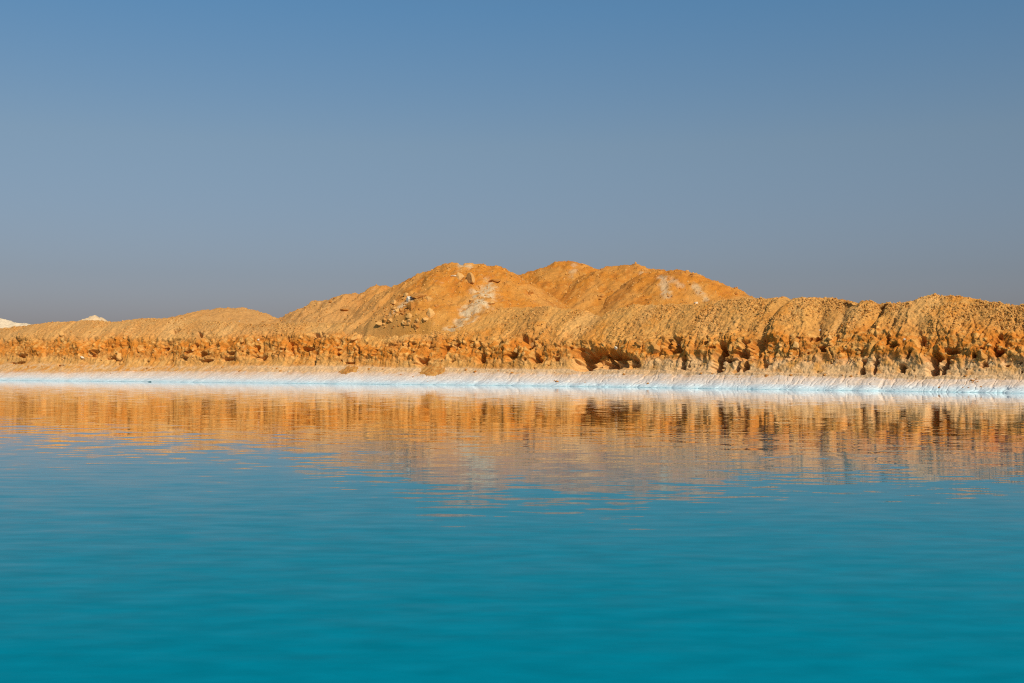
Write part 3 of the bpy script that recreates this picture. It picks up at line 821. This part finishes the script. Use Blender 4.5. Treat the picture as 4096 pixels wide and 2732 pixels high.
# name, shape, u, v, w, h, label
BIG = [
 ("boulder", "pale", 1884, 1105, 42, 62, "tall pale boulder standing near the top of the largest mound, shadow on its left side"),
 ("boulder", "ochre", 1976, 1116, 52, 24, "flat ochre slab just right of the tall boulder on the largest mound"),
 ("boulder", "pale", 1838, 1098, 42, 36, "broad pale boulder just left of the tall boulder near the mound top"),
 ("rock", "white", 1814, 1100, 26, 10, "small white shard lying high on the largest mound left of its boulders"),
 ("boulder", "white", 1638, 1189, 38, 26, "chalky white rock at the head of the white spill on the mound's left side"),
 ("boulder", "ochre", 1681, 1172, 72, 32, "wide ochre boulder right above the chalky white rock on the mound"),
 ("boulder", "pale", 1714, 1190, 28, 24, "pale angular block right of the chalky white rock on the mound"),
 ("boulder", "ochre", 1645, 1215, 54, 40, "large ochre boulder right below the chalky white rock on the mound"),
 ("boulder", "pale", 1722, 1243, 36, 46, "upright pale boulder at the right of the rubble on the mound"),
 ("boulder", "pale", 1575, 1205, 30, 24, "pale block at the upper left of the rubble on the mound"),
 ("boulder", "pale", 1580, 1230, 26, 18, "small squat pale block below another at the upper left of the rubble"),
 ("boulder", "pale", 1522, 1288, 44, 22, "tilted pale slab at the lower left end of the rubble on the mound"),
 ("boulder", "pale", 1562, 1276, 34, 18, "pale flat rock beside the tilted slab in the lower rubble"),
 ("boulder", "ochre", 1540, 1273, 26, 26, "blocky ochre rock above the tilted slab in the lower rubble"),
 ("boulder", "pale", 1638, 1258, 30, 24, "pale knobbly rock in the middle of the rubble on the mound"),
 ("boulder", "pale", 1612, 1284, 22, 26, "pale upright rock low in the middle of the rubble"),
 ("boulder", "ochre", 1666, 1298, 34, 30, "ochre block with shaded underside at the bottom right of the rubble"),
 ("boulder", "pale", 1700, 1272, 42, 18, "long flat pale rock at the right end of the rubble"),
 ("rock", "rust", 1517, 1227, 14, 10, "small rust coloured stone left of the rubble on the mound"),
 ("rock", "rust", 1742, 1222, 16, 12, "small rust coloured stone at the right edge of the rubble"),
 ("boulder", "ochre", 1323, 1202, 16, 18, "round ochre boulder just under the skyline of the mound's left shoulder"),
 ("boulder", "ochre", 1380, 1235, 50, 16, "long low ochre boulder half sunk in the gravel of the mound's left shoulder"),
 ("rock", "ochre", 1338, 1190, 14, 8, "small stone on the skyline of the mound's left shoulder"),
 ("rock", "rust", 1655, 1116, 14, 10, "dark stone on the skyline of the mound's left ridge just right of its notch"),
 ("boulder", "ochre", 2124, 1160, 26, 34, "upright ochre block where the largest mound meets the next one"),
 ("boulder", "pale", 1968, 1208, 36, 16, "flat pale rock beside the bottom of the chalky patch on the mound"),
 ("boulder", "pale", 1885, 1198, 24, 10, "small ledge of rock left of the chalky patch on the mound"),
 ("boulder", "pale", 2134, 1367, 28, 38, "smooth pale boulder in the bank face beside a black crevice"),
 ("boulder", "pale", 2163, 1331, 16, 12, "small round stone on the lip of the bank above the smooth pale boulder"),
 ("boulder", "pale", 2066, 1396, 24, 20, "tan round boulder in the bank left of the smooth pale boulder"),
 ("boulder", "ochre", 2230, 1372, 40, 26, "wide sandy boulder in the bank right of the smooth pale boulder"),
 ("rock", "pale", 2094, 1410, 14, 18, "pale stone wedge hanging in the bank below the smooth pale boulder"),
 ("boulder", "ochre", 2624, 1379, 62, 54, "largest round ochre boulder sticking out of the bank, deep shadow beneath"),
 ("boulder", "ochre", 2655, 1345, 30, 18, "flat boulder right above the largest round boulder in the bank"),
 ("boulder", "ochre", 2566, 1370, 26, 24, "round tan boulder left of the largest round boulder in the bank"),
 ("boulder", "ochre", 2546, 1367, 20, 20, "small tan boulder, one of two left of the largest boulder, the farther one"),
 ("boulder", "white", 2465, 1387, 20, 18, "bright white stone on the bank lip above the double hollow"),
 ("rock", "white", 2716, 1378, 11, 8, "small white pebble set in the brown bank face"),
 ("rock", "white", 2785, 1208, 16, 14, "single white rock on the bank crest below the rightmost mound"),
 ("boulder", "ochre", 2944, 1170, 14, 18, "stone standing on the skyline at the right foot of the rightmost mound"),
 ("boulder", "ochre", 2770, 1094, 18, 12, "rocky knob at the right end of the rightmost mound's top"),
 ("boulder", "ochre", 2408, 1180, 18, 18, "round orange boulder on the third mound near its left edge"),
 ("boulder", "ochre", 2402, 1192, 13, 13, "small orange boulder touching the round one on the third mound"),
 ("rock", "rust", 2673, 1183, 14, 8, "rust stone at the end of the white streak on the rightmost mound"),
 ("rock", "rust", 2689, 1185, 11, 8, "smaller rust stone beside another at the end of the white streak"),
 ("boulder", "pale", 2924, 1385, 26, 30, "pale cracked boulder at the left of the dark hollow in the right bank"),
 ("boulder", "ochre", 3005, 1408, 30, 26, "orange block inside the dark hollow of the right bank"),
 ("boulder", "white", 3282, 1318, 16, 12, "bright stone on the lip above a zigzag crack in the right bank"),
 ("boulder", "pale", 3320, 1345, 26, 34, "pale rounded boulder beside the zigzag crack in the right bank"),
 ("boulder", "pale", 3185, 1372, 28, 28, "pale round boulder in the middle of the right bank with a crack at its left"),
 ("boulder", "pale", 3440, 1390, 26, 18, "pale pyramid shaped stone low in the right bank"),
 ("boulder", "pale", 3430, 1392, 18, 12, "small flat stone against the pyramid shaped stone in the right bank"),
 ("boulder", "pale", 3120, 1377, 20, 16, "pale lump above the cream wall in the right bank"),
 ("rock", "pale", 3093, 1404, 14, 12, "bright angular stone right of the dark hollow in the right bank"),
 ("rock", "pale", 3112, 1417, 22, 14, "bright flat stone at the top of the cream wall right of the dark hollow"),
 ("boulder", "ochre", 3930, 1410, 46, 40, "big layered ochre block in the bank near the right edge"),
 ("boulder", "pale", 3955, 1376, 26, 14, "flat pale stone above the layered block near the right edge"),
 ("rock", "white", 3617, 1355, 10, 14, "small bright upright stone in the upper bank near the right"),
 ("boulder", "pale", 4060, 1413, 16, 10, "small pale stone low in the bank at the right edge"),
 ("boulder", "pale", 362, 1408, 28, 30, "round tan boulder above a black gap in the left bank"),
 ("boulder", "white", 330, 1426, 24, 14, "bright white block set in the left bank"),
 ("boulder", "ochre", 88, 1418, 18, 16, "round brown stone in the bank near the left edge"),
 ("boulder", "pale", 480, 1420, 36, 34, "bulging tan boulder over a long black gap in the left bank"),
 ("boulder", "pale", 250, 1328, 32, 24, "pale block near the top of the left bank"),
 ("boulder", "pale", 970, 1355, 22, 32, "shield shaped pale slab in the bank under the low tan mound"),
 ("rock", "white", 1035, 1357, 12, 14, "bright white stone in the bank under the gap between the mounds"),
 ("boulder", "pale", 950, 1410, 18, 30, "tall pale stone in the bank face under the low tan mound"),
 ("rock", "white", 958, 1284, 7, 8, "tiny white pebble on the low tan mound"),
 ("boulder", "pale", 1415, 1352, 50, 24, "tilted pale slab on the bank lip left of the overhang"),
 ("boulder", "ochre", 1580, 1372, 60, 20, "overhanging ochre slab at the lip of the bank under the rubble"),
 ("rock", "rust", 2228, 1523, 17, 9, "rust brown rock lying on the white salt below the central bank"),
 ("rock", "rust", 2217, 1522, 8, 5, "little chip touching the rust rock on the central white salt"),
 ("rock", "rust", 2340, 1529, 6, 5, "tiny rust pebble on the salt below the big black crevice"),
 ("rock", "rust", 2591, 1532, 14, 8, "orange clod on the white salt below the largest boulder"),
 ("rock", "rust", 2950, 1508, 8, 5, "small brown stone at the top of the salt right of the narrow black cleft"),
 ("rock", "ochre", 3758, 1546, 12, 8, "larger tan stone on the salt slope near the right edge"),
 ("rock", "ochre", 3852, 1547, 8, 6, "small tan stone on the salt, left one of a close pair near the right edge"),
 ("rock", "ochre", 3875, 1547, 10, 6, "small tan stone on the salt, right one of a close pair near the right edge"),
 ("rock", "ochre", 3925, 1545, 8, 6, "small tan stone on the salt, nearest to the right edge"),
 ("rock", "rust", 1653, 1506, 9, 6, "brown stone on the salt below the small dirt heap"),
 ("rock", "rust", 1602, 1496, 10, 5, "flat brown stone at the top of the salt left of the small dirt heap"),
 ("rock", "rust", 1710, 1524, 5, 4, "dark speck of stone low on the salt below the small dirt heap"),
 ("rock", "white", 1157, 1483, 12, 7, "white fragment on the sandy beach right of the black gaps"),
 ("rock", "rust", 1120, 1482, 16, 7, "dark brown clod on the sandy beach left of the white fragment"),
 ("rock", "rust", 958, 1482, 18, 6, "flat dark clod on the sandy beach under the low tan mound"),
 ("rock", "rust", 241, 1459, 22, 8, "flat brown slab at the foot of the left bank"),
 ("rock", "rust", 443, 1492, 6, 4, "tiny orange chip on the left salt shore"),
]
for (nm, kd_, u, v, w, h, lb) in BIG:
    put_rock(nm, kd_, u, v, w, h, lb, "boulder" if nm == "boulder" else "rock", small=(w < 20))

# dark wet rock at the waterline on the left
loc = Vector((*uv_ground(598, 1528), 0.0))
o = bpy.data.objects.new("rock", MESHES["wet"][0]); COL.objects.link(o)
o.location = loc + Vector((0, 0, 0.0)); o.scale = (0.23, 0.25, 0.10)
tag(o, "dark wet rock sitting in the water at the left salt edge", "rock")

# ------------------------------------------------------------------ loose fragments, counted ones
def inside(poly, x, y):
    c = False
    for i in range(len(poly)):
        x1, y1 = poly[i]; x2, y2 = poly[i - 1]
        if (y1 > y) != (y2 > y) and x < (x2 - x1) * (y - y1) / (y2 - y1) + x1: c = not c
    return c


def scatter(poly, count, wlo, whi, kinds, label, group, sink=0.2):
    xs = [p[0] for p in poly]; ys = [p[1] for p in poly]
    n_ = 0
    while n_ < count:
        u = random.uniform(min(xs), max(xs)); v = random.uniform(min(ys), max(ys))
        if not inside(poly, u, v): continue
        w = wlo + (whi - wlo) * random.random() ** 2.2
        kd_ = random.choice(kinds)
        tone = {"ochre": "ochre", "pale": "pale tan", "rust": "rust brown"}[kd_]
        put_rock("stone", kd_, u, v, w, w * random.uniform(0.55, 0.95), tone + " " + label, "stone", tone + " " + group, sink, small=True, seed=random.random())
        n_ += 1


scatter([(1480, 1290), (1560, 1195), (1640, 1165), (1760, 1180), (1740, 1260), (1690, 1310), (1560, 1310)], 70, 8, 24, ["ochre", "pale", "pale", "rust"],
        "loose angular fragment in the rubble spilled down the largest mound", "rubble fragments on the largest mound")
scatter([(3060, 1420), (3100, 1340), (3300, 1330), (3450, 1380), (3420, 1450), (3200, 1450)], 60, 8, 20, ["ochre", "pale", "pale"],
        "knobbly stone sticking out of the crumbling right bank", "stones in the crumbling right bank")
scatter([(3650, 1410), (3700, 1370), (4080, 1380), (4080, 1440), (3800, 1450)], 40, 8, 18, ["ochre", "pale", "pale"],
        "stone jutting from the bank face near the right edge", "stones in the bank near the right edge")
scatter([(20, 1440), (20, 1390), (1500, 1380), (1500, 1430), (700, 1445)], 60, 7, 16, ["ochre", "pale", "pale", "rust"],
        "small stone stuck in the orange face of the left bank", "stones in the left bank face")
scatter([(30, 1476), (30, 1462), (1600, 1470), (2900, 1490), (4080, 1502), (4080, 1512), (2900, 1500), (1600, 1484)], 36, 6, 16, ["ochre", "rust"],
        "clod of earth fallen to the pale strip at the foot of the bank", "fallen clods at the foot of the bank")
scatter([(3860, 1525), (3900, 1512), (3930, 1514), (3920, 1530)], 14, 5, 9, ["ochre", "rust"],
        "crumb of orange earth strewn on the salt near the right edge", "orange crumbs on the salt at the right")

# ------------------------------------------------------------------ dirt heaps on the shore
def dirt_heap(u, v, w, h, label, seed):
    loc, nor = drop(u, v)
    mpp = loc.y / FPX
    rx, rz = w * mpp / 2, h * mpp
    nr_, na = 18, 56
    vv = []
    for i in range(nr_ + 1):
        r_ = i / nr_
        for j in range(na):
            a = 2 * math.pi * j / na
            vv.append((math.cos(a) * r_ * rx, math.sin(a) * r_ * rx * 0.55, rz * (1 - r_) ** 1.4 - 0.12 * r_ ** 3))
    vv = np.array(vv, np.float32)
    vv += 0.13 * np.stack([fbm(vv[:, 0] * 2, vv[:, 1] * 2, vv[:, 2] * 2, 3, seed + k) for k in range(3)], 1) * 0.7
    i = np.arange((nr_ + 1) * na).reshape(nr_ + 1, na)
    j = np.roll(i, -1, axis=1)
    ff = np.stack([i[:-1], i[1:], j[1:], j[:-1]], -1).reshape(-1, 4)
    n_ = fbm(vv[:, 0] * 3, vv[:, 1] * 3, vv[:, 2] * 3, 2, seed + 9)
    cc = mixc(np.broadcast_to(np.array((0.42, 0.17, 0.035), np.float32), vv.shape).copy(), (0.52, 0.26, 0.07), sstep(-0.2, 0.4, n_))
    ca_, sa_ = T[0], T[1]
    wx2 = vv[:, 0] * ca_ - vv[:, 1] * sa_; wy2 = vv[:, 0] * sa_ + vv[:, 1] * ca_
    for i_ in range(len(vv)):
        ok, lc, nr2, ix, ob, mt2 = scene.ray_cast(DG, Vector((loc.x + wx2[i_], loc.y + wy2[i_], loc.z + 1.2)), Vector((0, 0, -1)))
        vv[i_] = (wx2[i_], wy2[i_], (lc.z - loc.z if ok else 0) + vv[i_, 2] * 0.8 + 0.02)
    o = mesh_np("dirt_heap", vv, ff, M_EARTH, cc)
    o.location = loc
    tag(o, label, "dirt heap")


dirt_heap(1728, 1484, 150, 14, "larger low heap of orange dirt at the foot of the bank on the pale shore", 600)
dirt_heap(1395, 1482, 110, 9, "smaller flat heap of orange dirt on the pale shore left of the larger one", 620)

# ------------------------------------------------------------------ gravel: too many to count
def gravel(count):
    v0, f0 = ico(1)
    vars_ = []
    for k in range(10):
        r = np.random.default_rng(700 + k)
        vars_.append(v0 * r.uniform(0.65, 1.15, (len(v0), 1)) * r.uniform(0.7, 1.1, (1, 3)))
    vars_ = np.array(vars_, np.float32)
    # bank slope
    bp_ = BANK[0]
    patch = 0.45 + 1.9 * fbm(bp_[..., 0] * 0.35, bp_[..., 1] * 0.35, bp_[..., 2] * 0.5, 3, 770)
    wgt = BANK[4] * mix(0.5, 1.0, BANK[5]) * np.clip(patch, 0.06, 1.5)
    inf = (BANK[2] > -400) & (BANK[2] < 5400)
    wgt = np.where(inf, wgt, 0).ravel().astype(float)
    wgt /= wgt.sum()
    pb = BANK[0].reshape(-1, 3)[rng.choice(len(wgt), int(count * 0.36), p=wgt)]
    hp = np.concatenate([hv[hv[:, 2] > 4.5][::2] for (_, hv) in HILLS[:5]])
    ph = hp[rng.choice(len(hp), int(count * 0.5))]
    p = np.concatenate([pb, ph])
    n_ = len(p)
    rad = 0.024 + 0.10 * rng.random(n_) ** 6.0
    rad[len(pb):] *= 1.2
    q = rng.normal(size=(n_, 4)); q /= np.linalg.norm(q, axis=1)[:, None]
    w, x, y, z = q.T
    Rm = np.stack([np.stack([1 - 2 * (y * y + z * z), 2 * (x * y - z * w), 2 * (x * z + y * w)], -1),
                   np.stack([2 * (x * y + z * w), 1 - 2 * (x * x + z * z), 2 * (y * z - x * w)], -1),
                   np.stack([2 * (x * z - y * w), 2 * (y * z + x * w), 1 - 2 * (x * x + y * y)], -1)], 1)
    vv = vars_[rng.integers(0, 10, n_)]
    vv = np.einsum('nij,nkj->nki', Rm, vv) * rad[:, None, None] + p[:, None, :] + np.array([0, -0.01, 0.01])
    ff = f0[None] + (np.arange(n_) * len(v0))[:, None, None]
    t = rng.random(n_)[:, None] ** 0.7
    c = np.array((0.42, 0.16, 0.025)) * (1 - t) + np.array((0.60, 0.32, 0.095)) * t
    c = np.repeat(c, len(v0), axis=0)
    o = mesh_np("gravel", vv.reshape(-1, 3), ff.reshape(-1, 3), M_EARTH, c, smooth=False)
    tag(o, "coarse ochre gravel strewn over the bank slope and the mounds", kind="stuff")


gravel(56000)
